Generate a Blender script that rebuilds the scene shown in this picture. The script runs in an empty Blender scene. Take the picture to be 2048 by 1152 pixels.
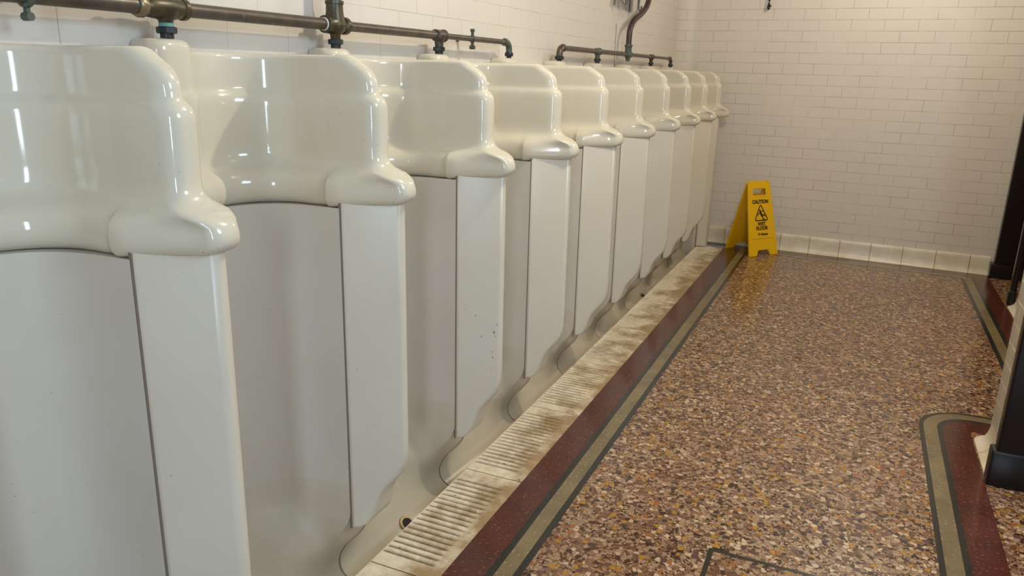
import bpy, math, random
from math import sin, cos, pi, sqrt
from mathutils import Vector, Matrix
random.seed(4)
U = 0.61                      # one urinal bay is 0.61 m; all lengths below are in bays
SC = bpy.context.scene
COL = SC.collection

# ------------------------------------------------------------------ materials
def lin(c):
    out = []
    for v in c[:3]:
        v = v / 255.0
        out.append(v / 12.92 if v <= 0.04045 else ((v + 0.055) / 1.055) ** 2.4)
    return (out[0], out[1], out[2], 1.0)

class NT:
    def __init__(s, name):
        s.m = bpy.data.materials.new(name); s.m.use_nodes = True
        s.t = s.m.node_tree; s.t.nodes.clear()
        s.out = s.n('ShaderNodeOutputMaterial'); s.b = s.n('ShaderNodeBsdfPrincipled')
        s.l(s.b.outputs[0], s.out.inputs[0])
    def n(s, k, **kw):
        x = s.t.nodes.new(k)
        for a, v in kw.items(): setattr(x, a, v)
        return x
    def l(s, a, b): s.t.links.new(a, b)
    def v(s, node, **kw):
        for a, val in kw.items(): node.inputs[a.replace('_', ' ')].default_value = val
        return node
    def coord(s, kind='Object'):
        return s.n('ShaderNodeTexCoord').outputs[kind]
    def noise(s, vec, scale, detail=3, rough=.5):
        x = s.n('ShaderNodeTexNoise'); s.l(vec, x.inputs['Vector'])
        x.inputs['Scale'].default_value = scale; x.inputs['Detail'].default_value = detail; x.inputs['Roughness'].default_value = rough
        return x.outputs['Fac']
    def ramp(s, fac, stops, mode='LINEAR'):
        r = s.n('ShaderNodeValToRGB'); r.color_ramp.interpolation = mode
        e = r.color_ramp.elements
        while len(e) < len(stops): e.new(0.5)
        for i, (p, c) in enumerate(stops):
            e[i].position = p; e[i].color = c if len(c) == 4 else (*c, 1)
        s.l(fac, r.inputs[0]); return r.outputs[0]
    def mix(s, fac, a, b, mode='MIX'):
        x = s.n('ShaderNodeMix', data_type='RGBA', blend_type=mode)
        for sock, val in ((x.inputs[0], fac), (x.inputs[6], a), (x.inputs[7], b)):
            if isinstance(val, (int, float)): sock.default_value = val
            elif isinstance(val, tuple): sock.default_value = val
            else: s.l(val, sock)
        return x.outputs[2]
    def math(s, op, a, b=0.0, c=0.0):
        x = s.n('ShaderNodeMath', operation=op)
        for i, val in enumerate((a, b, c)):
            if isinstance(val, (int, float)): x.inputs[i].default_value = val
            else: s.l(val, x.inputs[i])
        return x.outputs[0]
    def bump(s, h, strength=.3, dist=.002):
        x = s.n('ShaderNodeBump'); x.inputs['Strength'].default_value = strength; x.inputs['Distance'].default_value = dist
        s.l(h, x.inputs['Height']); s.l(x.outputs[0], s.b.inputs['Normal'])
    def set(s, color=None, rough=None, metal=None, spec=None, coat=None):
        for k, val in (('Base Color', color), ('Roughness', rough), ('Metallic', metal), ('Specular IOR Level', spec), ('Coat Weight', coat)):
            if val is None: continue
            if isinstance(val, (int, float, tuple)): s.b.inputs[k].default_value = val
            else: s.l(val, s.b.inputs[k])
        return s.m

BW = (0, 0, 0, 1); WW = (1, 1, 1, 1)
def mat_glaze(name, base, tint, rough, speck=True):
    t = NT(name); c = t.coord()
    n1 = t.noise(c, 3.0, 3); col = t.mix(t.ramp(n1, [(.35, BW), (.75, WW)]), base, tint)
    if speck:
        sp = t.noise(c, 95, 2, .5); m = t.ramp(sp, [(.755, BW), (.79, WW)])
        col = t.mix(t.math('MULTIPLY', m, .55), col, lin((70, 60, 50)))
    t.bump(t.noise(c, 9, 2), .05, .004)
    return t.set(col, rough, 0, .5)
M = {}
M['hood'] = mat_glaze('cream_glaze', lin((214, 207, 190)), lin((208, 198, 175)), .09)
M['bowl'] = mat_glaze('bowl_glaze', lin((206, 200, 189)), lin((200, 192, 177)), .30)
M['panel'] = mat_glaze('panel_glaze', lin((213, 206, 190)), lin((208, 198, 179)), .30)

def mat_base_dirt():
    t = NT('bowl_foot_glaze'); c = t.coord()
    n1 = t.noise(c, 3.0, 3); col = t.mix(n1, lin((206, 199, 184)), lin((198, 188, 168)))
    sep = t.n('ShaderNodeSeparateXYZ'); t.l(c, sep.inputs[0])
    low = t.ramp(t.math('ADD', t.math('MULTIPLY', sep.outputs[2], 1 / .61), t.math('MULTIPLY', t.math('SUBTRACT', t.noise(c, 7, 4, .6), .5), .5)), [(0.0, WW), (.36, BW)])
    col = t.mix(t.math('MULTIPLY', low, .5), col, lin((158, 140, 104)))
    return t.set(col, .28, 0, .5)
M['foot'] = mat_base_dirt()

def mat_brick(name, body, joint, rough=.4, jw=.0022, strength=.8):
    t = NT(name); uv = t.n('ShaderNodeUVMap').outputs[0]
    b = t.n('ShaderNodeTexBrick'); t.l(uv, b.inputs['Vector'])
    b.offset = .5; b.squash = 1
    for k, val in (('Scale', 1), ('Mortar Size', jw), ('Mortar Smooth', .35), ('Brick Width', .3785), ('Row Height', .1345)):
        b.inputs[k].default_value = val
    obj = t.coord()
    n = t.noise(obj, 2.3, 3); body2 = t.mix(t.ramp(n, [(.3, BW), (.7, WW)]), body, tuple(min(1, x * .955) for x in body[:3]) + (1,))
    vis = t.ramp(t.noise(obj, 4.5, 2), [(.36, (.25, .25, .25, 1)), (.62, WW)])
    f = t.math('MULTIPLY', t.math('MULTIPLY', b.outputs['Fac'], vis), strength)
    col = t.mix(f, body2, joint)
    sp = t.noise(obj, 55, 2, .5); m = t.ramp(sp, [(.77, BW), (.80, WW)])
    col = t.mix(t.math('MULTIPLY', m, .4), col, lin((90, 75, 60)))
    h = t.math('ADD', t.math('MULTIPLY', b.outputs['Fac'], -1), t.math('MULTIPLY', t.noise(obj, 12, 3), .5))
    t.bump(h, .35, .0022)
    return t.set(col, rough, 0, .45)
M['brick'] = mat_brick('painted_brick', lin((216, 208, 197)), lin((132, 116, 99)), jw=.0028, strength=.8)
M['brickleft'] = mat_brick('painted_brick_left', lin((216, 209, 199)), lin((150, 138, 124)), jw=.0022, strength=.6)
M['bricktile'] = mat_brick('pier_tile', lin((190, 184, 168)), lin((244, 240, 230)), .3, .008, 1.0)

def mat_cove():
    t = NT('cove_tile'); uv = t.n('ShaderNodeUVMap').outputs[0]
    b = t.n('ShaderNodeTexBrick'); t.l(uv, b.inputs['Vector']); b.offset = 0
    for k, val in (('Scale', 1), ('Mortar Size', .004), ('Mortar Smooth', .2), ('Brick Width', .3785), ('Row Height', 5.0)):
        b.inputs[k].default_value = val
    n = t.ramp(t.noise(t.coord(), 6, 4, .6), [(.35, BW), (.8, WW)])
    col = t.mix(n, lin((226, 217, 198)), lin((200, 184, 152)))
    col = t.mix(b.outputs['Fac'], col, lin((120, 98, 70)))
    return t.set(col, .3, 0, .5)
M['cove'] = mat_cove()

def mat_terrazzo(name, dark=1.0):
    t = NT(name); c = t.coord()
    # chip outlines warped a little so they are not perfect cells
    w = t.n('ShaderNodeTexNoise'); t.l(c, w.inputs['Vector']); w.inputs['Scale'].default_value = 60
    wv = t.n('ShaderNodeVectorMath', operation='MULTIPLY_ADD'); t.l(w.outputs['Color'], wv.inputs[0])
    wv.inputs[1].default_value = (.006, .006, 0); t.l(c, wv.inputs[2])
    def vor(scale, feat):
        v = t.n('ShaderNodeTexVoronoi', voronoi_dimensions='2D', feature=feat)
        t.l(wv.outputs[0], v.inputs['Vector']); v.inputs['Scale'].default_value = scale; return v
    pal = [(0.0, lin((172, 146, 122))), (.18, lin((130, 100, 82))), (.34, lin((204, 182, 158))), (.50, lin((104, 76, 62))),
           (.60, lin((160, 136, 116))), (.72, lin((180, 132, 40))), (.80, lin((92, 66, 66))), (.85, lin((42, 27, 26))), (.93, lin((164, 100, 42))), (.955, lin((56, 48, 46)))]
    pal2 = [(0.0, lin((126, 96, 76))), (.26, lin((188, 164, 138))), (.5, lin((60, 38, 28))), (.62, lin((158, 130, 106))), (.84, lin((150, 110, 46))), (.90, lin((38, 24, 22)))]
    def sepx(o):
        s = t.n('ShaderNodeSeparateColor'); t.l(o, s.inputs[0]); return s.outputs[0]
    big = vor(62, 'F1'); bige = vor(62, 'DISTANCE_TO_EDGE'); sm = vor(135, 'F1'); sme = vor(135, 'DISTANCE_TO_EDGE')
    cb = t.ramp(sepx(big.outputs['Color']), pal, 'CONSTANT'); cs = t.ramp(sepx(sm.outputs['Color']), pal2, 'CONSTANT')
    matrix = lin((84, 56, 44))
    small = t.mix(t.ramp(sme.outputs['Distance'], [(.05, BW), (.09, WW)]), matrix, cs)
    bigm = t.mix(t.ramp(bige.outputs['Distance'], [(.05, BW), (.10, WW)]), matrix, cb)
    s3 = t.n('ShaderNodeSeparateColor'); t.l(big.outputs['Color'], s3.inputs[0])
    use = t.math('MULTIPLY', t.math('GREATER_THAN', s3.outputs[1], .42), t.math('GREATER_THAN', bige.outputs['Distance'], .045))
    col = t.mix(use, small, bigm)
    patch = t.ramp(t.noise(c, 1.6, 3, .6), [(.40, BW), (.72, WW)])
    col = t.mix(t.math('MULTIPLY', patch, .16), col, lin((150, 92, 58)))
    patch2 = t.ramp(t.noise(c, 3.7, 3, .6), [(.48, BW), (.75, WW)])
    col = t.mix(t.math('MULTIPLY', patch2, .25), col, lin((96, 66, 46)))
    col = t.mix(1.0, col, (.92, .86, .76, 1), 'MULTIPLY')
    r = t.math('ADD', t.math('MULTIPLY', t.noise(c, 5, 3), .12), .13)
    return t.set(col, r, 0, .5)
M['terrazzo'] = mat_terrazzo('terrazzo')
def mat_speckle(name, base, dots, amt, scale, rough, var):
    t = NT(name); c = t.coord()
    n = t.noise(c, 6, 4, .6); col = t.mix(t.ramp(n, [(.3, BW), (.75, WW)]), base, var)
    f = t.noise(c, scale, 3, .7); col = t.mix(t.math('MULTIPLY', t.ramp(f, [(.52, BW), (.75, WW)]), amt), col, dots)
    v = t.n('ShaderNodeTexVoronoi', voronoi_dimensions='2D'); t.l(c, v.inputs['Vector']); v.inputs['Scale'].default_value = 45
    sp = t.n('ShaderNodeSeparateColor'); t.l(v.outputs['Color'], sp.inputs[0])
    m = t.math('MULTIPLY', t.math('LESS_THAN', v.outputs['Distance'], .16), t.math('GREATER_THAN', sp.outputs[0], .72))
    col = t.mix(t.math('MULTIPLY', m, amt), col, dots)
    return t.set(col, rough, 0, .5)
M['red'] = mat_speckle('red_border', lin((90, 42, 30)), lin((150, 112, 92)), .32, 130, .16, lin((66, 34, 26)))
M['beige'] = mat_speckle('beige_border', lin((134, 117, 84)), lin((170, 154, 118)), .5, 160, .2, lin((98, 84, 60)))
M['dark'] = mat_speckle('dark_border', lin((46, 42, 36)), lin((90, 82, 70)), .3, 160, .2, lin((36, 34, 30)))

def mat_tread():
    t = NT('tread_tile_glaze'); c = t.coord(); g = t.coord()
    sep = t.n('ShaderNodeSeparateXYZ'); t.l(c, sep.inputs[0])
    x = t.math('DIVIDE', sep.outputs[0], .61)
    info = t.n('ShaderNodeObjectInfo')
    off = t.n('ShaderNodeVectorMath', operation='ADD'); t.l(c, off.inputs[0])
    cx = t.n('ShaderNodeCombineXYZ'); t.l(t.math('MULTIPLY', info.outputs['Random'], 40), cx.inputs[0]); t.l(cx.outputs[0], off.inputs[1])
    nz = t.math('ADD', t.math('MULTIPLY', t.noise(off.outputs[0], 6, 4, .6), 1.0), t.math('MULTIPLY', t.noise(off.outputs[0], 26, 3, .6), .25)); nf = t.noise(off.outputs[0], 28, 4, .7)
    base = t.mix(t.ramp(nf, [(.35, BW), (.7, WW)]), lin((234, 221, 196)), lin((210, 193, 162)))
    stain = t.ramp(t.math('ADD', t.math('MULTIPLY', x, 2.2), t.math('MULTIPLY', t.math('SUBTRACT', nz, .62), 2.6)), [(.24, BW), (.80, WW)])
    col = t.mix(t.math('MULTIPLY', stain, .8), base, lin((138, 104, 50)))
    # dirt lodged in the grooves
    z = t.math('DIVIDE', sep.outputs[2], .61)
    gr = t.ramp(t.math('MULTIPLY', z, -1), [(.002, BW), (.009, WW)])
    col = t.mix(t.math('MULTIPLY', gr, t.math('ADD', t.math('MULTIPLY', nf, .7), .35)), col, lin((120, 94, 60)))
    sp = t.ramp(t.noise(off.outputs[0], 60, 2), [(.70, BW), (.74, WW)])
    col = t.mix(t.math('MULTIPLY', sp, .7), col, lin((60, 44, 30)))
    return t.set(col, .35, 0, .5)
M['tread'] = mat_tread()

def mat_metal(name, a, b, rough=.42, metal=.35, patina=None):
    t = NT(name); c = t.coord('Object')
    col = t.mix(t.ramp(t.noise(c, 14, 4, .65), [(.35, BW), (.7, WW)]), a, b)
    if patina:
        col = t.mix(t.ramp(t.noise(c, 26, 3, .6), [(.60, BW), (.72, WW)]), col, patina)
    t.bump(t.noise(c, 60, 3), .15, .001)
    return t.set(col, rough, metal, .5)
M['pipe'] = mat_metal('dark_bronze_pipe', lin((72, 62, 54)), lin((98, 86, 76)), .38, .35, lin((88, 104, 92)))
M['olive'] = mat_metal('olive_fitting', lin((62, 58, 44)), lin((84, 72, 46)), .36, .35, lin((88, 98, 90)))
M['green'] = mat_metal('patina_fitting', lin((74, 80, 72)), lin((94, 106, 98)), .5, .3, lin((110, 132, 122)))
M['purple'] = mat_metal('brown_riser', lin((70, 54, 50)), lin((86, 70, 66)), .45, .25)
M['brass'] = mat_metal('brass_nut', lin((166, 148, 112)), lin((120, 110, 92)), .35, .6)
M['teal'] = mat_metal('teal_patina', lin((60, 140, 130)), lin((150, 160, 150)), .6, 0)
M['blacknut'] = mat_metal('black_nut', lin((38, 40, 42)), lin((58, 62, 64)), .4, .4)
M['putty'] = mat_metal('white_putty', lin((200, 200, 196)), lin((170, 168, 160)), .6, 0)
M['chrome'] = mat_metal('grey_metal', lin((120, 116, 108)), lin((150, 146, 138)), .35, .7)
def plain(name, col, rough, spec=.5, metal=0):
    t = NT(name); c = t.coord(); n = t.noise(c, 18, 3)
    return t.set(t.mix(t.math('MULTIPLY', n, .5), col, tuple(x * .8 for x in col[:3]) + (1,)), rough, metal, spec)
M['black'] = plain('black_stone', lin((30, 25, 24)), .22, .3)
M['grout'] = plain('dark_grout', lin((126, 112, 96)), .8)
M['hole'] = plain('drain_dark', lin((22, 16, 12)), .7)
M['yellow'] = plain('yellow_plastic', lin((242, 190, 12)), .38)
M['print'] = plain('sign_print', lin((34, 24, 14)), .5)
M['leaf'] = plain('dry_leaf', lin((148, 112, 70)), .7)
M['ceil'] = plain('ceiling_paint', lin((182, 176, 164)), .7)
M['plainwhite'] = plain('painted_plaster', lin((214, 208, 196)), .5)

# ------------------------------------------------------------------ mesh helpers (input in bays)
def mesh_obj(name, verts, faces, mat, parent=None, loc=(0, 0, 0), uvs=None, mats=None, fmat=None, sharp=35, smooth=True):
    me = bpy.data.meshes.new(name)
    me.from_pydata([(x * U, y * U, z * U) for x, y, z in verts], [], faces)
    for m in (mats or [mat]): me.materials.append(m)
    if fmat:
        for p, k in zip(me.polygons, fmat): p.material_index = k
    if uvs:
        l = me.uv_layers.new(name='UVMap')
        for lp in me.loops: l.data[lp.index].uv = uvs[lp.vertex_index]
    me.validate(); me.update()
    if smooth:
        me.polygons.foreach_set('use_smooth', [True] * len(me.polygons))
        me.set_sharp_from_angle(angle=math.radians(sharp))
    o = bpy.data.objects.new(name, me); COL.objects.link(o)
    o.location = tuple(a * U for a in loc)
    if parent: o.parent = parent
    return o
def fix_normals(o):
    import bmesh
    bm = bmesh.new(); bm.from_mesh(o.data); bmesh.ops.recalc_face_normals(bm, faces=bm.faces); bm.to_mesh(o.data); bm.free()
    return o
class G:
    """geometry collector"""
    def __init__(s): s.v = []; s.f = []
    def add(s, v, f):
        n = len(s.v); s.v += list(v); s.f += [tuple(i + n for i in q) for q in f]; return s
    def loft(s, rings, closed=True, cap0=True, cap1=True):
        n = len(s.v); k = len(rings[0])
        for r in rings: s.v += [tuple(p) for p in r]
        for i in range(len(rings) - 1):
            for j in range(k if closed else k - 1):
                a = n + i * k + j; b = n + i * k + (j + 1) % k
                s.f.append((a, b, b + k, a + k))
        if closed and cap0: s.f.append(tuple(n + j for j in reversed(range(k))))
        if closed and cap1: s.f.append(tuple(n + (len(rings) - 1) * k + j for j in range(k)))
        return s
    def box(s, a, b):
        (x0, y0, z0), (x1, y1, z1) = a, b
        v = [(x0, y0, z0), (x1, y0, z0), (x1, y1, z0), (x0, y1, z0), (x0, y0, z1), (x1, y0, z1), (x1, y1, z1), (x0, y1, z1)]
        return s.add(v, [(0, 3, 2, 1), (4, 5, 6, 7), (0, 1, 5, 4), (1, 2, 6, 5), (2, 3, 7, 6), (3, 0, 4, 7)])
    def rbox(s, a, b, r=.01):
        (x0, y0, z0), (x1, y1, z1) = a, b
        rings = []
        def ring(z, d):
            pts = []
            for cx, cy, a0 in ((x1 - r, y1 - r, 0), (x0 + r, y1 - r, 90), (x0 + r, y0 + r, 180), (x1 - r, y0 + r, 270)):
                for q in range(4):
                    t = math.radians(a0 + q * 30); pts.append((cx + (r - d) * cos(t), cy + (r - d) * sin(t), z))
            return pts
        for q in range(4):
            t = pi / 2 * q / 3; rings.append(ring(z0 + r - r * sin(pi/2 - (pi/2 - t)) if False else z0 + r * (1 - sin(t)), r * (1 - cos(t))))
        rings = list(reversed(rings)) if rings[0][0][2] > rings[-1][0][2] else rings
        for q in range(4):
            t = pi / 2 * q / 3; rings.append(ring(z1 - r * (1 - sin(t)), r * (1 - cos(t))))
        return s.loft(rings)
    def lathe(s, p0, ax, prof, seg=20, sq=1.0):
        """prof: (distance along axis, radius)"""
        ax = Vector(ax).normalized(); a = ax.orthogonal().normalized(); b = ax.cross(a); p0 = Vector(p0)
        rings = []
        for d, r in prof:
            rings.append([tuple(p0 + ax * d + (a * cos(2 * pi * j / seg) + b * sin(2 * pi * j / seg)) * r) for j in range(seg)])
        return s.loft(rings)
    def tube(s, pts, r, seg=16):
        pts = [Vector(p) for p in pts]; rings = []
        d = (pts[1] - pts[0]).normalized(); nrm = d.orthogonal().normalized()
        for i, p in enumerate(pts):
            d = (pts[min(i + 1, len(pts) - 1)] - pts[max(i - 1, 0)]).normalized()
            nrm = (nrm - d * nrm.dot(d)).normalized(); b = d.cross(nrm)
            rr = r[i] if isinstance(r, (list, tuple)) else r
            rings.append([tuple(p + (nrm * cos(2 * pi * j / seg) + b * sin(2 * pi * j / seg)) * rr) for j in range(seg)])
        return s.loft(rings)
    def prism(s, poly, z0, z1):
        n = len(poly)
        return s.add([(x, y, z0) for x, y in poly] + [(x, y, z1) for x, y in poly],
                     [tuple(reversed(range(n))), tuple(range(n, 2 * n))] + [(i, (i + 1) % n, n + (i + 1) % n, n + i) for i in range(n)])
    def build(s, name, mat, parent=None, loc=(0, 0, 0), sharp=35, fix=True):
        o = mesh_obj(name, s.v, s.f, mat, parent, loc, sharp=sharp)
        if fix:
            fix_normals(o); o.data.set_sharp_from_angle(angle=math.radians(sharp))
        return o
def empty(name, loc, label, cat, group=None):
    o = bpy.data.objects.new(name, None); COL.objects.link(o); o.location = tuple(a * U for a in loc)
    o.empty_display_size = .1
    o['label'] = label; o['category'] = cat
    if group: o['group'] = group
    return o
def tag(o, label, cat, group=None):
    o['label'] = label; o['category'] = cat
    if group: o['group'] = group
    return o
def struct(o): o['kind'] = 'structure'; return o
def copy_tree(o, parent=None):
    c = o.copy(); COL.objects.link(c)
    if parent: c.parent = parent
    for ch in list(o.children):
        if ch.get('_done'): continue
        copy_tree(ch, c)
    return c
def interp(tab, x):
    if x <= tab[0][0]: return tab[0][1]
    for (a, b), (c, d) in zip(tab, tab[1:]):
        if x <= c: return b + (d - b) * (x - a) / (c - a)
    return tab[-1][1]
def catmull(pts, n):
    """resample points with a Catmull-Rom spline, n per span"""
    P = [Vector(p) for p in pts]; P = [P[0] * 2 - P[1]] + P + [P[-1] * 2 - P[-2]]; out = []
    for i in range(1, len(P) - 2):
        a, b, c, d = P[i - 1:i + 3]
        for k in range(n):
            t = k / n
            out.append(.5 * ((2 * b) + (c - a) * t + (2 * a - 5 * b + 4 * c - d) * t * t + (3 * b - a - 3 * c + d) * t ** 3))
    out.append(P[-2]); return out

# ------------------------------------------------------------------ urinal row
XW = .03                     # left wall plane
MID = lambda k: .6515 + k     # centre plane of divider k
XC = .50                     # where the hood wing meets the divider cap
XS = .60                     # where bowl meets divider
ZT = 2.340; ZU = 1.745
# front silhouette of a divider hood: z -> x
FS = [(1.745, .822), (1.752, .840), (1.763, .856), (1.78, .866), (1.80, .869), (1.825, .867), (1.845, .860), (1.860, .848), (1.872, .830), (1.882, .812), (1.892, .788), (1.905, .764), (1.92, .750), (1.94, .742), (1.965, .7395),
      (2.10, .7415), (2.145, .740), (2.162, .7365), (2.175, .730), (2.186, .719), (2.194, .710), (2.205, .7065), (2.225, .705), (2.245, .701), (2.260, .694), (2.275, .684), (2.290, .668), (2.300, .652), (2.310, .634), (2.322, .618), (2.332, .602), (2.340, .584)]
def body(z):                 # offset of the glaze body against its plain middle zone
    return interp(FS, min(z, 2.21)) - .7405
def HH(z):                   # half thickness of a divider in the hood zone
    h = .066 + .55 * body(z)
    r = .022
    if z > ZT - r: h -= r - sqrt(max(0, r * r - (z - (ZT - r)) ** 2))
    return h
def FX(z): return interp(FS, z)
ZR = sorted(set([z for z, x in FS] + [1.99, 2.03, 2.06, 2.13, 2.3275, 2.3365]))

def cap_ring(z):
    h = HH(z); F = FX(z)
    w = max(0, min(1, (1.90 - z) / .06)); w = w * w * (3 - 2 * w); st = .020 * w
    r = min(.068 - .020 * w, (F - XC) * .5)
    tp = .006 + .084 * w
    half = [(XC, h), (.530, h + st * .05), (.540, h + st * .45), (.548, h + st * .85), (.558, h + st)]
    if F < .66: half = [(XC, h)] + [(XC + (F - r - XC) * q / 5, h) for q in range(1, 5)]
    x0 = half[-1][0]; h0 = half[-1][1]; x1 = F - r
    for q in range(1, 6): half.append((x0 + (x1 - x0) * q / 5, h0 - tp * q / 5 * (x1 - x0) / .25))
    hh = half[-1][1]
    for q in range(1, 10):
        t = pi / 2 * q / 9; half.append((x1 + r * sin(t) ** .9, hh * max(0, cos(t)) ** .8))
    up = .020 * max(0, min(1, (1.83 - z) / .08))     # underside lifts slightly towards the nose
    def zz(x): return z + up * max(0, (x - .55) / .33)
    return [(x, -y, zz(x)) for x, y in half] + [(x, y, zz(x)) for x, y in reversed(half[:-1])]
PANEL = [(.603, 1.78), (.603, .256), (.62, .255), (.64, .259), (.657, .270), (.672, .290), (.686, .318), (.698, .360), (.710, .400), (.727, .437), (.750, .470),
         (.778, .503), (.803, .538), (.818, .580), (.824, .63), (.826, .70), (.825, 1.0), (.824, 1.35), (.822, 1.78)]
PANEL_END = [(.603, 1.78), (.603, .006), (.735, .006), (.736, .5), (.737, 1.0), (.738, 1.35), (.738, 1.78)]
def make_panel(poly, name, parent):
    # solid plate: outline in XZ, half thickness .10 at the bowl tapering to .075, rounded rims
    cx = sum(p[0] for p in poly) / len(poly); n = len(poly)
    def inset(d):
        out = []
        for i in range(n):
            p0 = Vector(poly[i - 1]); p1 = Vector(poly[i]); p2 = Vector(poly[(i + 1) % n])
            a = (p1 - p0).normalized(); b = (p2 - p1).normalized()
            na = Vector((-a.y, a.x)); nb = Vector((-b.y, b.x)); m = (na + nb); m = m / max(.35, m.length_squared / 2) / 1 if m.length > 1e-6 else na
            m = m.normalized() / max(.5, (na.dot((na + nb).normalized())))
            out.append((p1.x + m.x * d, p1.y + m.y * d))
        return out
    area = sum(poly[i - 1][0] * poly[i][1] - poly[i][0] * poly[i - 1][1] for i in range(n))
    sg = 1 if area > 0 else -1
    def hy(x): return .134 - .50 * (x - .60)
    R = .020; rings = []
    for q in range(0, 6):
        t = pi / 2 * q / 5; d = R * (1 - sin(t)); yo = R * (1 - cos(t))
        rings.append([(x if x > .61 else .603, -(hy(x) - yo), z) for (x, z), (ox, oz) in zip(inset(sg * d * .8), poly)])
    back = [[(x, -y, z) for x, y, z in r] for r in reversed(rings)]
    g = G(); g.loft(rings + back)
    return g.build(name, M['panel'], parent, sharp=50)

# section of the bowl foot and channel: at the divider plane, and at the middle of a bay
FOOT_M = catmull([(XS, .47), (XS, .36), (XS, .27), (.592, .212), (.562, .155), (.518, .102), (.470, .050), (.436, -.008), (.424, -.060), (.438, -.110), (.484, -.145), (.55, -.16), (.632, -.165)], 4)
FOOT_C = catmull([(.200, .47), (.203, .38), (.213, .30), (.232, .225), (.262, .155), (.300, .090), (.343, .030), (.388, -.020), (.432, -.062), (.475, -.100), (.52, -.132), (.57, -.154), (.632, -.165)], 4)
def spread():
    # positions across a bay, dense near the dividers; returns (y local -0.5..0.5, blend 0 divider .. 1 centre)
    half = [.5, .46, .42, .385]
    for q in range(0, 15):
        half.append(.367 * cos(pi / 2 * q / 14) ** .7 if q < 14 else 0.0)
    out = []
    for y in half:
        u = min(1, abs(y) / .367); b = (1 - u ** 3.0) ** (1 / 3.0) if u < 1 else 0
        out.append((y, b))
    return [(-y, b) for y, b in out] + [(y, b) for y, b in reversed(out[:-1])]
SPR = spread()

def make_stall(n):
    root = empty('urinal', (XW, MID(n) - .5, 0), '', 'urinal', 'row of ceramic urinals along the left wall')
    ox = -XW
    # --- hood: cavity walls and back, open towards the aisle
    def inner(z):
        a = .5 - HH(z); xb = .140 + .58 * body(z)
        if z > ZT - .02: xb -= .02 - sqrt(max(0, .02 ** 2 - (z - (ZT - .02)) ** 2))
        R = .235; pts = []
        for q in range(0, 4): pts.append((XC - (XC - xb - R) * q / 4, -a))
        for q in range(0, 13):
            t = pi / 2 * q / 12; pts.append((xb + R - R * sin(t), -a + R - R * cos(t)))
        m = 6; c = [(xb, (-a + R) * (1 - q / m)) for q in range(1, m)]
        h = pts + c
        return h + [(xb, 0)] + [(x, -y) for x, y in reversed(h)]
    def outer(pts):
        out = []
        for x, y in pts:
            s = -1 if y < 0 else 1
            if x > .35: out.append((x, s * .5))
            elif abs(y) > .25 and x > .16: out.append((max(XW + .003, .35 - (.35 - x) * 1.7), s * .5))
            else: out.append((XW + .003, max(-.5, min(.5, y * 1.0)) if abs(y) < .25 else s * .5))
        return out
    rings = []
    base = inner(2.0); ob = outer(base)
    for z in ZR: rings.append([(x + ox, y, z) for x, y in inner(z)])
    g = G(); g.loft(rings, closed=False)
    # top rim, underside rim, back
    top = [(x + ox, y, ZT) for x, y in inner(ZT)]; topo = [(x + ox, y, ZT) for x, y in ob]
    bot = [(x + ox, y, ZU) for x, y in inner(ZU)]; boto = [(x + ox, y, ZU) for x, y in ob]
    g.loft([top, topo], closed=False); g.loft([boto, bot], closed=False); g.loft([topo, boto], closed=False)
    for r0 in (0, -1):      # ends of the wings
        s = [(rr[r0]) for rr in rings]; e = [(p[0], -.5 if r0 == 0 else .5, p[2]) for p in s]
        g.loft([s, e], closed=False)
    hood = g.build('hood', M['hood'], root, sharp=48)
    # --- bowl (upright half round shell)
    zs = [1.742, 1.5, 1.2, .9, .65, .47]
    g = G(); rings = []
    for z in zs: rings.append([(XS - (XS - .200) * b + ox, y, z) for y, b in SPR])
    g.loft(rings, closed=False)
    tr = [(XW + .004 + ox, y, 1.742) for y, b in SPR]
    g.loft([rings[0], tr], closed=False); g.loft([tr, [(XW + .004 + ox, y, -.16) for y, b in SPR]], closed=False)
    g.build('bowl', M['bowl'], root, sharp=60)
    g = G(); rings = []
    for m, c in zip(FOOT_M, FOOT_C):
        w = max(0, min(1, (.34 - m.y) / .26)); w = w * w * (3 - 2 * w)
        row = []
        for y, b in SPR:
            t = 1 - abs(y) / .5; bs = sin(pi / 2 * t ** .75) ** 2; bb = b * (1 - w) + bs * w
            row.append((m.x + (c.x - m.x) * bb + ox, y, m.y + (c.y - m.y) * bb))
        rings.append(row)
    g.loft(rings, closed=False)
    g.loft([rings[-1], [(.636 + ox, y, -.05) for y, b in SPR]], closed=False)
    g.build('bowl_foot', M['foot'], root, sharp=60)
    # --- flush boss in the middle of the back
    g = G(); rings = []
    zz = [1.748, 1.76, 1.775] + [z for z in ZR if 1.78 < z < 2.27] + [2.29, 2.33, 2.352, 2.366, 2.374, 2.379]
    for z in zz:
        f = .207 + .58 * body(min(z, 2.2))
        
        hw = .092 + .25 * max(0, body(min(z, 2.2))); d = 0
        if z > 2.349: d = .03 - sqrt(max(0, .03 ** 2 - (z - 2.349) ** 2))
        if z < 1.78: d = .5 * (1.78 - z)
        f -= d; hw -= d; r = .06; p = []
        p.append((XW + .004, -hw + .02))
        for q in range(0, 7):
            t = pi / 2 * q / 6; p.append((f - r + r * sin(t), -hw + r - r * cos(t)))
        rings.append([(x + ox, y, z) for x, y in p] + [(x + ox, -y, z) for x, y in reversed(p)])
    g.loft(rings); g.build('flush_inlet', M['hood'], root, sharp=48)
    return root

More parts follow.
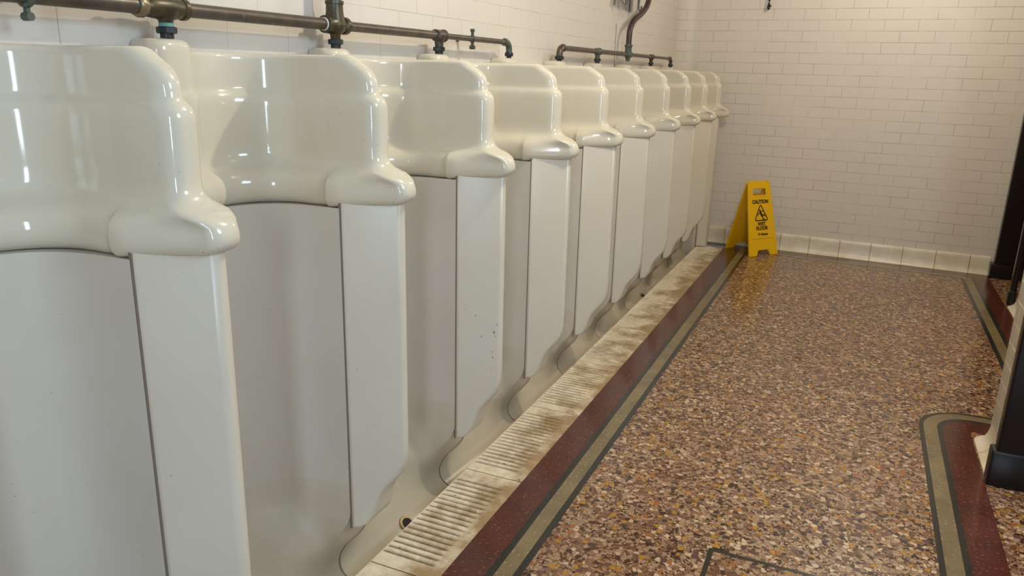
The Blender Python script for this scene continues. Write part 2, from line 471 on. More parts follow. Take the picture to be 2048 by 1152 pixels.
def make_divider(k, end=False):
    root = empty('urinal_divider', (XS, MID(k), 0), '', 'urinal divider', 'glazed dividers between the urinals')
    g = G(); g.loft([[(x - XS, y, z) for x, y, z in cap_ring(z)] for z in ZR])
    g.build('hood_cap', M['hood'], root, sharp=48)
    p = make_panel(PANEL_END if end else PANEL, 'screen_panel', root)
    for v in p.data.vertices: v.co.x -= XS * U
    # dark joint beside the panel and down through the channel
    g = G()
    zb = .008 if end else .258
    g.box((-.004, -.1325, zb), (.005, .1325, 1.77))
    if not end:
        pts = [(m.x - XS + .0015, m.y) for m in FOOT_M if m.y < .262]
        rings = [[(x, -.0055, z), (x, .0055, z), (x - .01, .0055, z), (x - .01, -.0055, z)] for x, z in pts]
        g.loft(rings)
    g.build('joint', M['grout'], root)
    if end:
        g = G(); g.box((-.19, -.128, -.16), (.0, .128, .30)); g.build('end_block', M['bowl'], root)
    return root

ORD = ['nearest', 'second', 'third', 'fourth', 'fifth', 'sixth', 'seventh', 'eighth', 'ninth', 'tenth']
stall_lab = ['nearest white glazed urinal at the left edge, cut off by the picture',
    'second urinal from the camera, below the olive tee with the teal ring',
    'third urinal from the camera, below the fat olive pipe cross',
    'fourth urinal from the camera, below the small tee of the near pipe',
    'fifth urinal from the camera, below the elbow ending the near pipe run',
    'sixth urinal from the camera, below the elbow starting the far pipe run',
    'seventh urinal from the camera, between the far pipe elbow and its riser',
    'eighth urinal from the camera, below the S-bent brown riser',
    'ninth urinal from the camera, last but one before the corner',
    'tenth and farthest cream urinal, tucked into the corner of the room']
proto = make_stall(1)
for i in range(10):
    o = proto if i == 0 else copy_tree(proto)
    o.location = (XW * U, (MID(i + 1) - .5) * U, 0); o['label'] = stall_lab[i]
    # outlets of the channel under the third and eighth bays
    if i in (2, 7):
        g = G(); n_ = Vector((.62, 0, .78)).normalized(); c = Vector((.505 - XW, 0, -.118))
        g.lathe(c - n_ * .01, n_, [(0, .050), (.012, .050), (.016, .046), (.016, .034), (.006, .032)], 24)
        d = g.build('drain_outlet', M['brass'], o)
        g = G(); g.lathe(c - n_ * .005, n_, [(0, .033), (.0135, .033)], 24)
        g.build('outlet_hole', M['hole'], d)
proto = make_divider(1)
div_lab = ['nearest white urinal divider, its panel cut off by the bottom edge of the picture',
    'second urinal divider from the camera, standing beside the pipe cross',
    'third urinal divider from the camera, with small grey scuffs on its panel',
    'fourth urinal divider from the camera, just before the end of the near pipe',
    'fifth urinal divider from the camera, under the gap between both pipe runs',
    'sixth urinal divider from the camera, at the start of the far pipe run',
    'seventh urinal divider from the camera, in front of the S-bent riser',
    'eighth urinal divider from the camera, just behind the S-bent riser',
    'ninth urinal divider from the camera, last one with a raised curved foot',
    'end divider in the corner whose narrow panel reaches the floor']
for i in range(10):
    if i == 9: o = make_divider(10, True)
    else: o = proto if i == 0 else copy_tree(proto)
    o.location = (XS * U, MID(i + 1) * U, 0); o['label'] = div_lab[i]
    if i == 2:   # scuff marks on the near face of the third panel
        rr = random.Random(3); sm_ = plain('scuff_grey', lin((120, 122, 128)), .6)
        for (x, z, sc) in [(.205, .95, .007), (.192, .905, .011), (.20, .88, .006), (.185, .79, .006), (.188, .755, .008), (.13, .88, .007), (.10, 1.0, .006), (.18, .68, .005)]:
            hy = .134 - .50 * x; y = -hy
            poly = [(x + sc * .45 * cos(a) * rr.uniform(.5, 1), z + sc * sin(a) * rr.uniform(.5, 1)) for a in [q * pi / 4 for q in range(8)]]
            g = G(); yy = lambda px, d: -(.134 - .50 * px) - .001 + d
            g.add([(px, yy(px, 0), pz) for px, pz in poly] + [(px, yy(px, .002), pz) for px, pz in poly], [tuple(range(8))] + [(a, (a + 1) % 8, (a + 1) % 8 + 8, a + 8) for a in range(8)])
            g.build('scuff_mark', sm_, o)

# ------------------------------------------------------------------ ribbed tread tiles
def make_tread():
    x0, x1 = .61, .97; L = 1 - .008
    ys = []
    NG = 18; y0 = .09; y1 = .91; p = (y1 - y0) / NG
    cols = [(0, 0), (.02, 0)]
    for i in range(NG):
        a = y0 + i * p
        cols += [(a + p * .04, 0), (a + p * .12, .35), (a + p * .24, 1), (a + p * .38, 1), (a + p * .50, .35), (a + p * .58, 0), (a + p * .78, -.12)]
    cols += [(y1, 0), (.97, 0), (1, 0)]
    xs = [(0, 0), (.004, 1), (.05, 1), (.09, 1), (.2, 1), (.255, 1), (.285, .55), (.30, 0), (.335, 0), (.359, 0)]
    rings = []
    for dx, gd in xs:
        rings.append([(x0 + dx - .61, (yy - .5) * L, (-.014 * d * gd if d > 0 else -.02 * d * gd * .3) - .0) for yy, d in cols])
    g = G(); g.loft(rings, closed=False)
    a = rings[0]; b = rings[-1]; lo = -.20
    g.loft([[(p_[0], p_[1], lo) for p_ in a], a], closed=False)
    g.loft([b, [(p_[0], p_[1], lo) for p_ in b]], closed=False)
    e0 = [r[0] for r in rings]; e1 = [r[-1] for r in rings]
    g.loft([e0, [(p_[0], p_[1], lo) for p_ in e0]], closed=False); g.loft([e1, [(p_[0], p_[1], lo) for p_ in e1]], closed=False)
    return g.build('tread_tile', M['tread'], None, sharp=40)
tr = make_tread()
tr_lab = ['ribbed tread tile just in view at the bottom edge of the picture', 'nearest whole ribbed tread tile, beside the brass outlet in the channel'] + \
    ['%s ribbed cream tread tile from the camera, in front of the %s urinal' % (ORD[i - 1], ORD[i]) for i in range(3, 9)] + ['farthest tread tile, under the end divider in the corner']
for i in range(9):
    o = tr if i == 0 else tr.copy()
    if i: COL.objects.link(o)
    o.location = (.61 * U, (MID(i + 1) + .5) * U, 0)
    tag(o, tr_lab[i], 'floor tile', 'ribbed tread tiles in front of the urinals')

# ------------------------------------------------------------------ floor
V = []; F = []; FM = []
def quadf(pts, m, z):
    n = len(V)
    for p in pts: V.append((p[0], p[1], z))
    F.append(tuple(range(n, n + len(pts)))); FM.append(m)
def strip(a, b, m, z):     # two polylines
    for (p, q, r, s) in zip(a, a[1:], b[1:], b): quadf([p, q, r, s], m, z)
XR = 6.2; YB = -3.2; YF0 = 11.2
quadf([(.970, YB), (XR, YB), (XR, YF0 + .2), (.970, YF0 + .2)], 0, 0)
bz = .0008
def yw(x): return 11.0 - .05 * (x - 1.0)     # far wall plane
inL = 1.151; BW_ = (0, .038, .120, .158)      # dark, beige, dark offsets
# inner rectangle corner positions for offset d measured from the red band edge into the aisle
def ring_pts(d):
    xl = inL + d; xr = 3.987 - d
    yl = yw(xl) - .26 - d; yr = yw(xr) - .26 - d
    pts = [(xl, YB), (xl, yl), (xr, yr), (xr, 6.55 - d if False else 6.75 + d)]
    c = Vector((xr + .30, 6.75 + d))           # hidden rounded corner near the passage
    R_ = .30
    for q in range(1, 7):
        t = pi / 2 * q / 6; pts.append((c.x - R_ * cos(t), c.y - R_ * sin(t)))
    pts.append((5.9, c.y - R_)); return pts
R0, R1, R2, R3 = [ring_pts(d) for d in BW_]
strip(R0, R1, 3, bz); strip(R1, R2, 2, bz); strip(R2, R3, 3, bz)
# red bands: left, far, right
quadf([(.970, YB), (inL, YB), (inL, R0[1][1]), (.970, R0[1][1] + .009)], 1, bz)
quadf([(.970, R0[1][1] + .009), R0[1], R0[2], (4.16, R0[2][1] - .01), (4.16, yw(4.16)), (.970, yw(.970))], 1, bz)
quadf([(3.987, 6.75), (4.15, 6.75), (4.15, R0[2][1] - .01), R0[2]], 1, bz)
# near island border with rounded corner round the pier
def isl(d):
    r = .355 - d; c = (3.485, 5.615)
    pts = [(3.13 + d, YB), (3.13 + d, 5.615)]
    for q in range(1, 11):
        t = pi / 2 * q / 10; pts.append((c[0] - r * cos(t), c[1] + r * sin(t)))
    pts.append((5.9, c[1] + r)); return pts
I0, I1, I2, I3, I4 = [isl(d) for d in (0, .030, .114, .148, .318)]
strip(I0, I1, 3, bz); strip(I1, I2, 2, bz); strip(I2, I3, 3, bz); strip(I3, I4, 1, bz)
fl = mesh_obj('floor', V, F, None, mats=[M['terrazzo'], M['red'], M['beige'], M['dark']], fmat=FM, smooth=False)
fix_normals(fl); struct(fl)
g = G(); g.box((XW - .1, YB, -.4), (XR, YF0 + .5, -.205)); struct(g.build('floor_slab', M['plainwhite']))

# floor hatch
h = empty('floor_hatch', (2.075, 3.496, 0), 'terrazzo floor hatch with dark metal rim at the bottom edge', 'hatch')
h.rotation_euler[2] = math.radians(.3)
g = G(); w = .024
for a, b in (((0, -.03 + .006, .001), (.75, 0, .003)), ((0, -.75, .001), (w, -w, .003)), ((.75 - w, -.75, .001), (.75, -w, .003)), ((0, -.75, .001), (.75, -.75 + w, .003))): g.box(a, b)
g.build('rim', M['dark'], h)
g = G(); g.box((w, -.75 + w, .001), (.75 - w, -.024, .002)); g.build('cover', M['terrazzo'], h)
# dry leaf scrap
g = G(); rr = random.Random(8); pts = []
for i in range(7):
    for j in range(4):
        pts.append((.085 * (i / 6 - .5) + rr.uniform(-.004, .004), .038 * (j / 3 - .5) * (1 - abs(i / 3 - 1) ** 2 * .6), .006 + .010 * rr.random()))
g.add(pts, [(i * 4 + j, i * 4 + j + 1, i * 4 + j + 5, i * 4 + j + 4) for i in range(6) for j in range(3)])
lf = g.build('dry_leaf', M['leaf'], None, (2.255, 6.60, .0)); tag(lf, 'small crumpled brown leaf scrap lying on the terrazzo', 'leaf')
lf.modifiers.new('s', 'SOLIDIFY').thickness = .0015

# ------------------------------------------------------------------ walls
ZC = 4.9
def wall_strip(name, path, z0, z1, mat, u0=0.0, sharp=30):
    v = []; uv = []; f = []; s = u0
    for i, p in enumerate(path):
        if i: s += sqrt((p[0] - path[i - 1][0]) ** 2 + (p[1] - path[i - 1][1]) ** 2)
        for z in (z0, z1): v.append((p[0], p[1], z)); uv.append((s, z - .0465))
    for i in range(len(path) - 1): f.append((2 * i, 2 * i + 2, 2 * i + 3, 2 * i + 1))
    return mesh_obj(name, v, f, mat, uvs=uv, sharp=sharp)
RC = .22; ycor = yw(XW + RC) - RC
struct(wall_strip('wall_left', [(XW, YB), (XW, ycor)], -.21, ZC, M['brickleft'], u0=-.09))
arc = [(XW + RC - RC * cos(pi / 2 * q / 10), ycor + RC * sin(pi / 2 * q / 10)) for q in range(11)]
struct(wall_strip('wall_far', arc + [(XR, yw(XR))], -.21, ZC, M['brick'], u0=-.02))
# thin dark strip on the left wall behind the far riser
g = G(); g.box((XW - .01, 8.05, 2.3), (XW + .003, 8.06, 2.78)); tag(g.build('thin_line', M['grout']), 'x', 'x')
o = bpy.data.objects['thin_line']; o.name = 'wall_line_3'
for k in ('label', 'category'): del o[k]
struct(o)
def cove(name, path, prof, mat, u0=0):
    # path: list of (x,y,nx,ny) with normals pointing into the room; prof: (out, z)
    v = []; uv = []; f = []; s = u0; n = len(prof)
    for i, p in enumerate(path):
        if i: s += sqrt((p[0] - path[i - 1][0]) ** 2 + (p[1] - path[i - 1][1]) ** 2)
        for d, z in prof: v.append((p[0] + p[2] * d, p[1] + p[3] * d, z)); uv.append((s, z))
    for i in range(len(path) - 1):
        for j in range(n - 1):
            a = i * n + j; f.append((a, a + n, a + n + 1, a + 1))
    o = mesh_obj(name, v, f, mat, uvs=uv, sharp=40); fix_normals(o); return o
PR = [(-.01, .226), (.012, .226), (.022, .221), (.028, .210), (.030, .18), (.031, .12), (.035, .07), (.046, .035), (.062, .014), (.075, .004), (.078, 0.0)]
pth = [(x, y, cos(pi / 2 * q / 10), -sin(pi / 2 * q / 10)) for q, (x, y) in enumerate(arc)]
pth = [p for q, p in enumerate(pth)]
pth += [(4.16, yw(4.16), -.05, -1)]
struct(cove('baseboard_far', pth, PR, M['cove'], u0=.12))
struct(wall_strip('wall_right', [(XR - .1, YF0 + .2), (XR - .1, YB)], -.21, ZC, M['brick']))
g = G(); g.box((XW - .1, YB, ZC), (XR, YF0 + .5, ZC + .1)); struct(g.build('ceiling', M['ceil']))

# piers between the cubicles
def pier(name, x0, x1, y0, y1, mat, r=.03):
    path = [(x1, y0), (x0 + .0, y0)]
    path = [(x1, y0), (x0 + r, y0)] + [(x0 + r - r * sin(pi / 2 * q / 4), y0 + r - r * cos(pi / 2 * q / 4)) for q in range(1, 5)] + [(x0, y1 - r)]
    path += [(x0 + r - r * cos(pi / 2 * q / 4), y1 - r + r * sin(pi / 2 * q / 4)) for q in range(1, 5)] + [(x1, y1)]
    path = path[::-1]
    o = wall_strip(name, path, 0, ZC, mat, u0=.1, sharp=50); fix_normals(o); struct(o)
    return path
def pier_cove(name, x0, x1, y0, y1, prof, r=.05):
    # normals out
    P = [(x1, y1, 0, 1), (x0 + r, y1, 0, 1)] + [(x0 + r - r * sin(pi / 2 * q / 6), y1 - r + r * cos(pi / 2 * q / 6), -sin(pi / 2 * q / 6), cos(pi / 2 * q / 6)) for q in range(1, 7)]
    P += [(x0, y0, -1, 0)]
    return struct(cove(name, P, prof, M['cove'], u0=.2))
PRP = [(0, .15), (.004, .11), (.012, .07), (.028, .038), (.052, .016), (.075, .006), (.082, .0)]
pier('wall_pier_near', 3.535, 5.0, 4.95, 5.56, M['bricktile'])
pier_cove('baseboard_near', 3.535, 5.0, 4.93, 5.56, PRP)
pier('wall_pier_far', 4.24, 5.8, 7.7, 9.33, M['bricktile'])
pier_cove('baseboard_pier', 4.24, 5.8, 7.7, 9.33, PRP)

def post(name, x0, x1, y0, y1, zb, ext, label, rnd=.012, group='black posts of the cubicle doorways'):
    r = empty(name, ((x0 + x1) / 2, (y0 + y1) / 2, 0), label, 'post', group)
    cx, cy = (x0 + x1) / 2, (y0 + y1) / 2
    g = G(); g.rbox((x0 - cx, y0 - cy, zb - .02), (x1 - cx, y1 - cy, ZC - .002), rnd); g.build('shaft', M['black'], r)
    g = G(); g.rbox((x0 - cx - ext, y0 - cy - ext * .6, 0.001), (x1 - cx + ext, y1 - cy + ext * .6, zb), rnd); g.build('plinth', M['black'], r)
post('doorway_post', 3.468, 3.90, 4.88, 4.965, .228, .022, 'nearest black doorway post at the right edge, standing in front of the tiled pier')
post('doorway_post', 4.170, 4.228, 9.345, 9.44, .17, .008, 'slim black doorway post on the far side, beside the white cove foot', .02)
post('doorway_post', 4.185, 4.65, 10.66, 10.78, .175, .035, 'farthest black doorway post, standing against the far brick wall')

# ------------------------------------------------------------------ pipework
XP = .142; ZP = 2.484
TY = lambda n: MID(n) - .5       # outlet y of stall n
def nut(g, p, ax, r, l, seg=8): g.lathe(p, ax, [(0, r * .9), (l * .15, r), (l * .85, r), (l, r * .9)], seg)
def collar(y, r, l, g): g.lathe((XP, y - l / 2, ZP), (0, 1, 0), [(0, r * .86), (l * .2, r), (l * .8, r), (l, r * .86)], 22)
def down(g, y, rt, rb, zend=2.415, seg=20, lift=.0):
    L = ZP - zend; g.lathe((XP, y, ZP + lift), (0, 0, -1), [(0, rt), (L * .28, rt * .92), (L * .45, rt * .74), (L * .65, rb * 1.06), (L + lift, rb)], seg)
P1 = empty('flush_pipe', (XP, TY(1), ZP), 'near dark bronze flush pipe run with a fat cross and riser', 'pipe', 'flush pipe runs above the urinals')
P2 = empty('flush_pipe', (XP, TY(6), ZP), 'far dark flush pipe run fed by an S-bent brown riser', 'pipe', 'flush pipe runs above the urinals')
def loc_build(g, name, mat, root):
    ox, oy, oz = (root.location.x / U, root.location.y / U, root.location.z / U)
    g.v = [(x - ox, y - oy, z - oz) for x, y, z in g.v]
    return g.build(name, mat, root, sharp=40)
def pipe(root, y0, y1, r, mat='pipe'):
    g = G(); g.lathe((XP, y0, ZP), (0, 1, 0), [(0, r), (y1 - y0, r)], 22); return loc_build(g, 'pipe', M[mat], root)
# near run
def elbow(root, y, s, r, mat='green'):
    g = G(); R = .055
    pts = [(XP, y - s * (R + .03), ZP)] + [(XP, y - s * R + s * R * sin(t), ZP - R + R * cos(t)) for t in [pi / 2 * q / 8 for q in range(9)]] + [(XP, y, 2.415)]
    g.tube(pts, r * 1.25, 18); g.lathe((XP, y - s * (R + .02), ZP), (0, s, 0), [(-.012, r * 1.3), (-.006, r * 1.5), (.006, r * 1.5), (.012, r * 1.3)], 20)
    e = loc_build(g, 'elbow', M[mat], root)
    g = G(); nut(g, (XP, y, 2.418), (0, 0, -1), r * 1.75, .028, 10); g.lathe((XP, y, 2.402), (0, 0, -1), [(0, r), (.022, r)], 14)
    g.v = [(a - root.location.x / U, b - root.location.y / U, c - root.location.z / U) for a, b, c in g.v]
    g.build('nut', M['blacknut'], e)
elbow(P1, TY(1), -1, .023)
pipe(P1, TY(1) + .06, TY(2) - .11, .0285); pipe(P1, TY(2) + .07, TY(3) - .08, .0265, 'pipe'); pipe(P1, TY(3) + .1, TY(4) - .03, .0235); pipe(P1, TY(4) + .06, TY(5) - .06, .0175)
def coupling(root, y, kind, rt, mat, teal=False):
    g = G()
    if kind == 'tee_big':
        g.lathe((XP, y - .09, ZP), (0, 1, 0), [(0, .030), (.012, .036), (.05, .040), (.09, .041), (.13, .038), (.16, .034), (.163, .039), (.180, .039), (.183, .031)], 24)
        down(g, y, .052, .024)
    elif kind == 'cross':
        g.lathe((XP, y - .085, ZP), (0, 1, 0), [(0, .032), (.004, .040), (.028, .041), (.034, .033), (.06, .043), (.085, .048), (.11, .043), (.136, .032), (.142, .041), (.166, .041), (.170, .030)], 24)
        down(g, y, .050, .0235)
        g.lathe((XP, y, ZP), (0, 0, 1), [(0, .050), (.03, .046), (.06, .041), (.092, .040), (.094, .044), (.108, .044), (.110, .034), (.14, .034)], 24)
    else:
        g.lathe((XP, y - .05, ZP), (0, 1, 0), [(0, rt), (.006, rt * 1.3), (.016, rt * 1.22), (.05, rt * 1.3), (.085, rt * 1.22), (.092, rt * 1.42), (.104, rt * 1.42), (.108, rt * .8)], 22)
        down(g, y, rt * 1.45, rt * .95)
    t = loc_build(g, 'cross_fitting' if kind == 'cross' else 'tee_fitting', M[mat], root)
    g = G(); rb = .024 if kind != 'small' else rt * .95
    nut(g, (XP, y, 2.420), (0, 0, -1), rb * 1.5, .024, 8); g.lathe((XP, y, 2.402), (0, 0, -1), [(0, rb), (.022, rb)], 16)
    if not teal:
        pass
    ox, oy, oz = (root.location.x / U, root.location.y / U, root.location.z / U)
    g.v = [(a - ox, b - oy, c - oz) for a, b, c in g.v]; g.build('nut', M['blacknut'], t)
    if teal:
        g = G(); g.lathe((XP - ox, y - oy, 2.433 - oz), (0, 0, -1), [(0, .0255), (.014, .0265)], 18); q = g.build('patina_ring', M['teal'], t); q['label'] = 'teal corroded ring'
    return t
t1 = coupling(P1, TY(2), 'tee_big', .03, 'olive', True)
g = G(); nut(g, (XP, TY(2) - .128, ZP), (0, 1, 0), .040, .038, 8); loc_build(g, 'union_nut', M['brass'], P1)['label'] = 'pale brass union nut'
t2 = coupling(P1, TY(3), 'cross', .03, 'olive')
g = G(); g.lathe((XP, TY(3) - .092, ZP), (0, 1, 0), [(0, .0285), (.010, .031)], 22); loc_build(g, 'sealing_ring', M['putty'], P1)['label'] = 'white sealing ring'
coupling(P1, TY(4), 'small', .026, 'pipe'); elbow(P1, TY(5), 1, .0175)
g = G(); g.lathe((XP, TY(3), ZP + .12), (0, 0, 1), [(0, .031), (ZC - ZP - .13, .031)], 20); loc_build(g, 'riser', M['green'], P1)
def clamp(root, y, r, lo=True):
    g = G()
    g.lathe((XP, y - .012, ZP), (0, 1, 0), [(0, r * 1.15), (.004, r * 1.3), (.02, r * 1.3), (.024, r * 1.15)], 18)
    g.box((XP - .008, y - .006, ZP + r), (XP + .008, y + .006, ZP + r + .038)); g.lathe((XP - .012, y, ZP + r + .034), (1, 0, 0), [(0, .010), (.024, .010)], 12)
    g.box((XP - .008, y - .006, ZP - r - .032), (XP + .008, y + .006, ZP - r))
    g.lathe((XP - .016, y, ZP - r - .034), (1, 0, 0), [(0, .013), (.032, .013)], 12)
    g.lathe((XW, y, ZP), (1, 0, 0), [(0, .02), (.008, .02), (.01, .009), (XP - XW, .009)], 12)
    loc_build(g, 'clamp', M['green'], root)
clamp(P1, 1.632, .030); clamp(P1, 4.583, .0175)
# far run
elbow(P2, TY(6), -1, .0215, 'pipe'); elbow(P2, TY(10), 1, .0175, 'pipe')
pipe(P2, TY(6) + .05, TY(7) - .03, .0215); pipe(P2, TY(7) + .03, TY(8) - .03, .0215); pipe(P2, TY(8) + .03, TY(9) - .03, .019); pipe(P2, TY(9) + .03, TY(10) - .05, .0155)
coupling(P2, TY(7), 'small', .023, 'green'); coupling(P2, TY(9), 'small', .021, 'pipe')
y8 = TY(8) + .02
g = G(); g.lathe((XP, y8 - .06, ZP), (0, 1, 0), [(0, .022), (.005, .030), (.025, .030), (.06, .034), (.1, .030), (.118, .034), (.135, .034), (.138, .02)], 20)
down(g, y8, .040, .022); g.lathe((XP, y8, ZP), (0, 0, 1), [(0, .036), (.06, .034), (.075, .037), (.085, .044), (.095, .044), (.097, .034)], 22)
t = loc_build(g, 'cross_fitting', M['green'], P2)
g = G(); nut(g, (XP, y8, 2.420), (0, 0, -1), .034, .024, 8); g.lathe((XP, y8, 2.402), (0, 0, -1), [(0, .02), (.022, .02)], 16)
loc_build(g, 'nut', M['blacknut'], t); 
c = t.children[0] if t.children else None
for ch in list(P2.children):
    if ch.name.startswith('nut'): pass
pts = catmull([(XP, y8, 2.55), (XP, y8, 2.64), (XP, y8 + .02, 2.74), (XP, y8 + .14, 2.83), (XP, y8 + .36, 2.90), (XP, y8 + .56, 2.975), (XP, y8 + .68, 3.07), (XP, y8 + .72, 3.19), (XP, y8 + .725, 3.35), (XP, y8 + .725, ZC - .01)], 6)
g = G(); g.tube(pts, .030, 18); loc_build(g, 'riser', M['purple'], P2)

# cistern bracket high on the left wall (bottom tips show)
b = empty('shelf_bracket', (XW, 8.20, 3.09), 'pair of thin metal bracket tips high on the left wall', 'bracket')
g = G(); g.box((0, -.32, .02), (.34, .42, .03)); g.build('shelf_plate', M['chrome'], b)
for yy, dz in ((-.27, 0), (.29, -.03)):
    g = G(); g.box((.0, yy - .016, -.13 + dz), (.012, yy + .016, .02))
    g.tube([(.10, yy, .02), (.10, yy, -.06 + dz), (.105, yy, -.10 + dz), (.12, yy, -.125 + dz), (.135, yy, -.10 + dz), (.137, yy, -.07 + dz)], .011, 10)
    g.build('hook', M['chrome'], b)

# chain pull hanging before the far wall
c = empty('pull_chain', (1.18, yw(1.18) - .05, 3.13), 'short dark metal chain pull hanging before the far brick wall', 'chain')
g = G()
for i in range(38):
    z = .085 + i * .045
    pts = [(.013 * cos(a) if i % 2 else 0, 0 if i % 2 else .013 * cos(a), z + .028 * sin(a)) for a in [2 * pi * q / 10 for q in range(11)]]
    g.tube(pts, .0055, 6)
g.build('chain_links', M['blacknut'], c)
g = G(); g.lathe((0, 0, .085), (0, 0, -1), [(0, .006), (.012, .014), (.03, .017), (.042, .011), (.052, .020), (.068, .021), (.08, .009), (.09, .004)], 14)
g.lathe((-.02, 0, .045), (1, 0, 0), [(0, .008), (.05, .008)], 8); g.build('handle', M['blacknut'], c)
g = G(); g.box((-.02, -.01, 1.72), (.02, .05, 1.769)); g.build('ceiling_hook', M['chrome'], c)

# ------------------------------------------------------------------ wet floor sign
def sign():
    A = Vector((1.36, 10.26)); B = Vector((1.68, 10.645)); Cc = Vector((.99, 10.655)); H = .955
    w = (B - A).length; ux = (B - A).normalized(); mid = (A + B) / 2; D = Cc + (B - A); midb = (Cc + D) / 2
    # top line half way, nearer to the front panel
    topc = mid.lerp(midb, .52)
    root = empty('caution_sign', (mid.lerp(midb, .5).x, mid.lerp(midb, .5).y, 0), 'yellow plastic A-frame wet floor sign standing in the corner', 'sign')
    R0_ = Vector((root.location.x / U, root.location.y / U, 0))
    def leafp(base, name, front):
        up = Vector((topc.x - base.x, topc.y - base.y, H)); L = up.length; upn = up.normalized(); uxx = Vector((ux.x, ux.y, 0)); nrm = uxx.cross(upn)
        if (nrm.y > 0) == front: nrm = -nrm
        wt = w * .76
        def hw(s): return (w + (wt - w) * s / L) / 2
        def P(a, s, d): return Vector((base.x, base.y, 0)) + uxx * a + upn * s + nrm * d - R0_
        T = .010
        # outline as a grid with holes: build from polygons
        def plate(g, poly):
            n = len(poly)
            g.add([tuple(P(a, s, T)) for a, s in poly] + [tuple(P(a, s, -T)) for a, s in poly],
                  [tuple(range(n)), tuple(range(2 * n - 1, n - 1, -1))] + [(i, n + i, n + (i + 1) % n, (i + 1) % n) for i in range(n)])
        g = G()
        hb0, hb1, hx = .795, .900, .125           # handle hole
        f0 = .075; fw = .13                       # foot notch
        e = lambda s: hw(s)
        # feet
        plate(g, [(-e(0), 0), (-e(0) + fw, 0), (-e(0) + fw + .035, f0), (-e(f0), f0)])
        plate(g, [(e(0) - fw, 0), (e(0), 0), (e(f0), f0), (e(0) - fw - .035, f0)])
        plate(g, [(-e(f0), f0), (-e(0) + fw + .035, f0), (e(0) - fw - .035, f0), (e(f0), f0), (e(hb0), hb0), (hx - .02, hb0), (-hx + .02, hb0), (-e(hb0), hb0)])
        plate(g, [(-e(hb0), hb0), (-hx + .02, hb0), (-hx, hb0 + .025), (-hx, hb1 - .015), (-hx + .015, hb1), (-e(hb1), hb1)])
        plate(g, [(hx - .02, hb0), (e(hb0), hb0), (e(hb1), hb1), (hx - .015, hb1), (hx, hb1 - .015), (hx, hb0 + .025)])
        plate(g, [(-e(hb1), hb1), (-hx + .015, hb1), (hx - .015, hb1), (e(hb1), hb1), (e(L) - .0, L - .03), (e(L) - .03, L), (-e(L) + .03, L), (-e(L), L - .03)])
        o = g.build(name, M['yellow'], root, sharp=30)
        # raised rim round the handle hole and groove line near the foot
        g = G()
        lp = [(-hx, hb0 + .01), (-hx + .01, hb0), (hx - .01, hb0), (hx, hb0 + .01), (hx, hb1 - .01), (hx - .01, hb1), (-hx + .01, hb1), (-hx, hb1 - .01), (-hx, hb0 + .01)]
        g.tube([tuple(P(a, s, 0)) for a, s in lp], .0125, 8)
        g.build('handle_rim', M['yellow'], o)
        g = G(); gl = .225
        for d in (T + .0015,):
            a0 = -e(gl) + .05
            g.add([tuple(P(a, s, dd)) for dd in (T * .5, d) for a, s in ((a0, gl - .003), (-a0, gl - .003), (-a0, gl + .003), (a0, gl + .003))],
                  [(4, 5, 6, 7), (0, 3, 2, 1), (0, 1, 5, 4), (1, 2, 6, 5), (2, 3, 7, 6), (3, 0, 4, 7)])
        g.build('groove_line', plain('yellow_shadow_line', lin((168, 122, 10)), .5), o)
        return o, P, T, L
    fr, P, T, L = leafp(mid, 'front_leaf', True)
    leafp(midb, 'rear_leaf', False)
    # orientation of text plane
    sgn = 1 if (P(0, 0, 1) - P(0, 0, 0)).y < 0 else -1
    flip = 1
    def txt(s, a, sv, size, name, xs=1.0):
        cu = bpy.data.curves.new(name, 'FONT'); cu.body = s; cu.align_x = 'CENTER'; cu.align_y = 'CENTER'; cu.size = size; cu.extrude = 0.0; cu.offset = .0045 * size / .1
        ob = bpy.data.objects.new(name, cu); COL.objects.link(ob)
        dg = bpy.context.evaluated_depsgraph_get(); me = bpy.data.meshes.new_from_object(ob.evaluated_get(dg))
        bpy.data.objects.remove(ob); 
        verts = []
        for v in me.vertices: verts.append(P(a + v.co.x * xs, sv + v.co.y, T + .0022))
        for v, q in zip(me.vertices, verts): v.co = q * U
        me.materials.clear(); me.materials.append(M['print'])
        o = bpy.data.objects.new(name, me); COL.objects.link(o); o.parent = fr; return o
    txt('CAUTION', 0, .715, .068, 'caution_lettering', .92)
    txt('WET', 0, .420, .066, 'wet_lettering', .95)
    txt('FLOOR', 0, .362, .066, 'floor_lettering', .95)
    txt('Cleanmax', .01, .285, .046, 'maker_lettering', .95)
    g = G()
    def flat(poly, d=T + .002, dy=0):
        g.add([tuple(P(a, s, d)) for a, s in poly], [tuple(range(len(poly)))])
    # triangle outline with round corners
    c0 = (0, .540); R = .148
    def tri(r, rc):
        out = []
        for k in range(3):
            a = pi / 2 + k * 2 * pi / 3; cx, cy = c0[0] + (r - rc * 1.6) * cos(a) * .92, c0[1] + (r - rc * 1.6) * sin(a)
            for q in range(-3, 4):
                t = a + q * (pi / 3) / 3; out.append((cx + rc * cos(t), cy + rc * sin(t)))
        return out
    o_, i_ = tri(R, .022), tri(R - .024, .010)
    n = len(o_)
    for k in range(n): flat([o_[k], o_[(k + 1) % n], i_[(k + 1) % n], i_[k]])
    g.build('warning_triangle', M['print'], fr, fix=False); g = G()
    K = 1.22
    def fp(p): return (p[0] * K, .545 + (p[1] - .545) * K)
    def limb(p, q, w0, w1):
        p = Vector(fp(p)); q = Vector(fp(q)); d = (q - p).normalized(); m = Vector((-d.y, d.x))
        flat([tuple(p + m * w0 * K), tuple(q + m * w1 * K), tuple(q - m * w1 * K), tuple(p - m * w0 * K)])
    hx_, hy_ = -.014, .592
    limb((hx_, hy_), (-.010, .562), .006, .008)
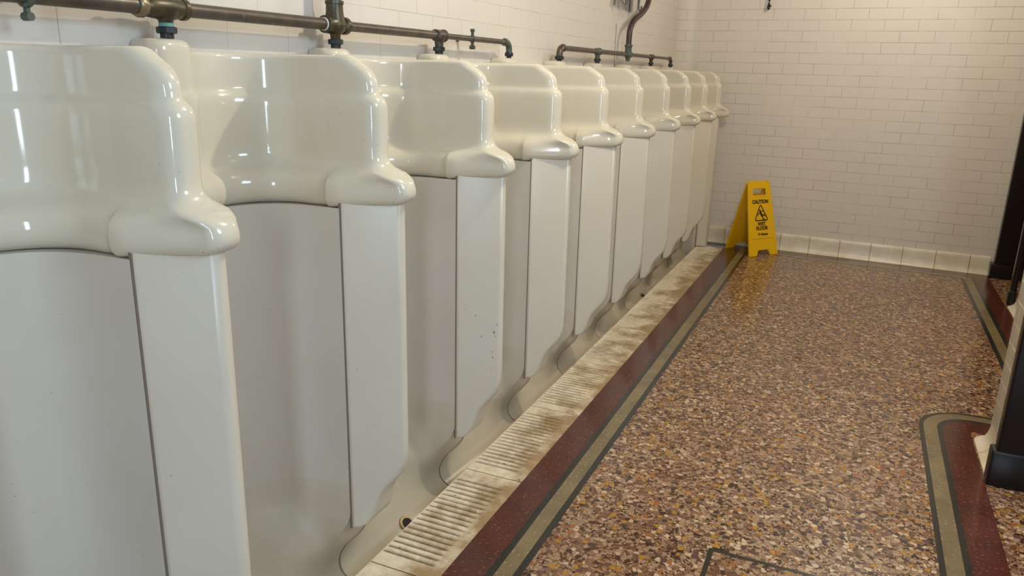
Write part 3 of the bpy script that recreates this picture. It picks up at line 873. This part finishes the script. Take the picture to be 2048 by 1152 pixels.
    flat([fp((hx_ + .011 * cos(t), hy_ + .012 * sin(t))) for t in [2 * pi * q / 12 for q in range(12)]])
    limb((-.012, 0.577), (.012, 0.530), .012, .013); limb((.012, 0.532), (.032, 0.492), .009, .007); limb((.010, 0.536), (.045, 0.542), .008, .006); limb((.045, 0.544), (.060, 0.520), .006, .005)
    limb((-.010, 0.574), (-.040, 0.554), .006, .005); limb((-.040, 0.556), (-.050, 0.527), .005, .004); limb((-.008, 0.574), (.022, 0.584), .006, .005); limb((.022, 0.582), (.042, 0.594), .005, .004)
    limb((.030, 0.494), (.052, 0.488), .006, .004)

    g.build('slipping_figure', M['print'], fr, fix=False); g = G()
    flat([(.0 + .006 * cos(t), .302 + .007 * sin(t)) for t in [2 * pi * q / 8 for q in range(8)]])
    g.build('maker_emblem', M['print'], fr, fix=False)
sign()

# small dark cable stub at the corner foot of the wall
# ------------------------------------------------------------------ light
def kelvin(o, c): o.data.color = c
def light(kind, name, loc, energy, color, **kw):
    d = bpy.data.lights.new(name, kind); d.energy = energy; d.color = color
    for k, v in kw.items(): setattr(d, k, v)
    o = bpy.data.objects.new(name, d); COL.objects.link(o); o.location = tuple(a * U for a in loc); return o
light('POINT', 'ceiling_lamp_light', (2.5, 4.2, 4.5), 80, (1.0, .915, .765), shadow_soft_size=.035)
light('POINT', 'far_lamp_light', (3.0, 8.6, 4.5), 50, (1.0, .91, .78), shadow_soft_size=.06)
a = light('AREA', 'daylight', (3.4, -2.9, 2.6), 36, (.66, .82, 1.0), shape='RECTANGLE', size=.28, size_y=1.5)
a.rotation_euler = (math.radians(86), 0, math.radians(14))
a = light('AREA', 'side_daylight', (5.9, 1.6, 4.2), 50, (.60, .79, 1.0), shape='RECTANGLE', size=1.0, size_y=.8)
a.rotation_euler = (math.radians(78), 0, math.radians(90))
w = bpy.data.worlds.new('World'); SC.world = w; w.use_nodes = True
w.node_tree.nodes['Background'].inputs[0].default_value = (.76, .87, 1.0, 1); w.node_tree.nodes['Background'].inputs[1].default_value = .45

# ------------------------------------------------------------------ camera
yaw, pitch, roll = .4164, .2787, .0266
cy, sy, cp, sp = cos(yaw), sin(yaw), cos(pitch), sin(pitch)
Fw = Vector((-sy * cp, cy * cp, -sp)); Rt = Vector((cy, sy, 0)); Up = Rt.cross(Fw)
r2 = Rt * cos(roll) + Up * sin(roll); u2 = -Rt * sin(roll) + Up * cos(roll)
cam = bpy.data.cameras.new('Camera'); co = bpy.data.objects.new('Camera', cam); COL.objects.link(co)
co.matrix_world = Matrix(((r2.x, u2.x, -Fw.x, 2.4918 * U), (r2.y, u2.y, -Fw.y, 0), (r2.z, u2.z, -Fw.z, 2.304 * U), (0, 0, 0, 1)))
cam.sensor_width = 36; cam.lens = 36 * 1528.951 / 2048; cam.clip_start = .02
SC.camera = co
SC.view_settings.view_transform = 'Standard'; SC.view_settings.look = 'None'; SC.view_settings.gamma = 1; SC.view_settings.exposure = 0
SC.view_settings.use_curve_mapping = False
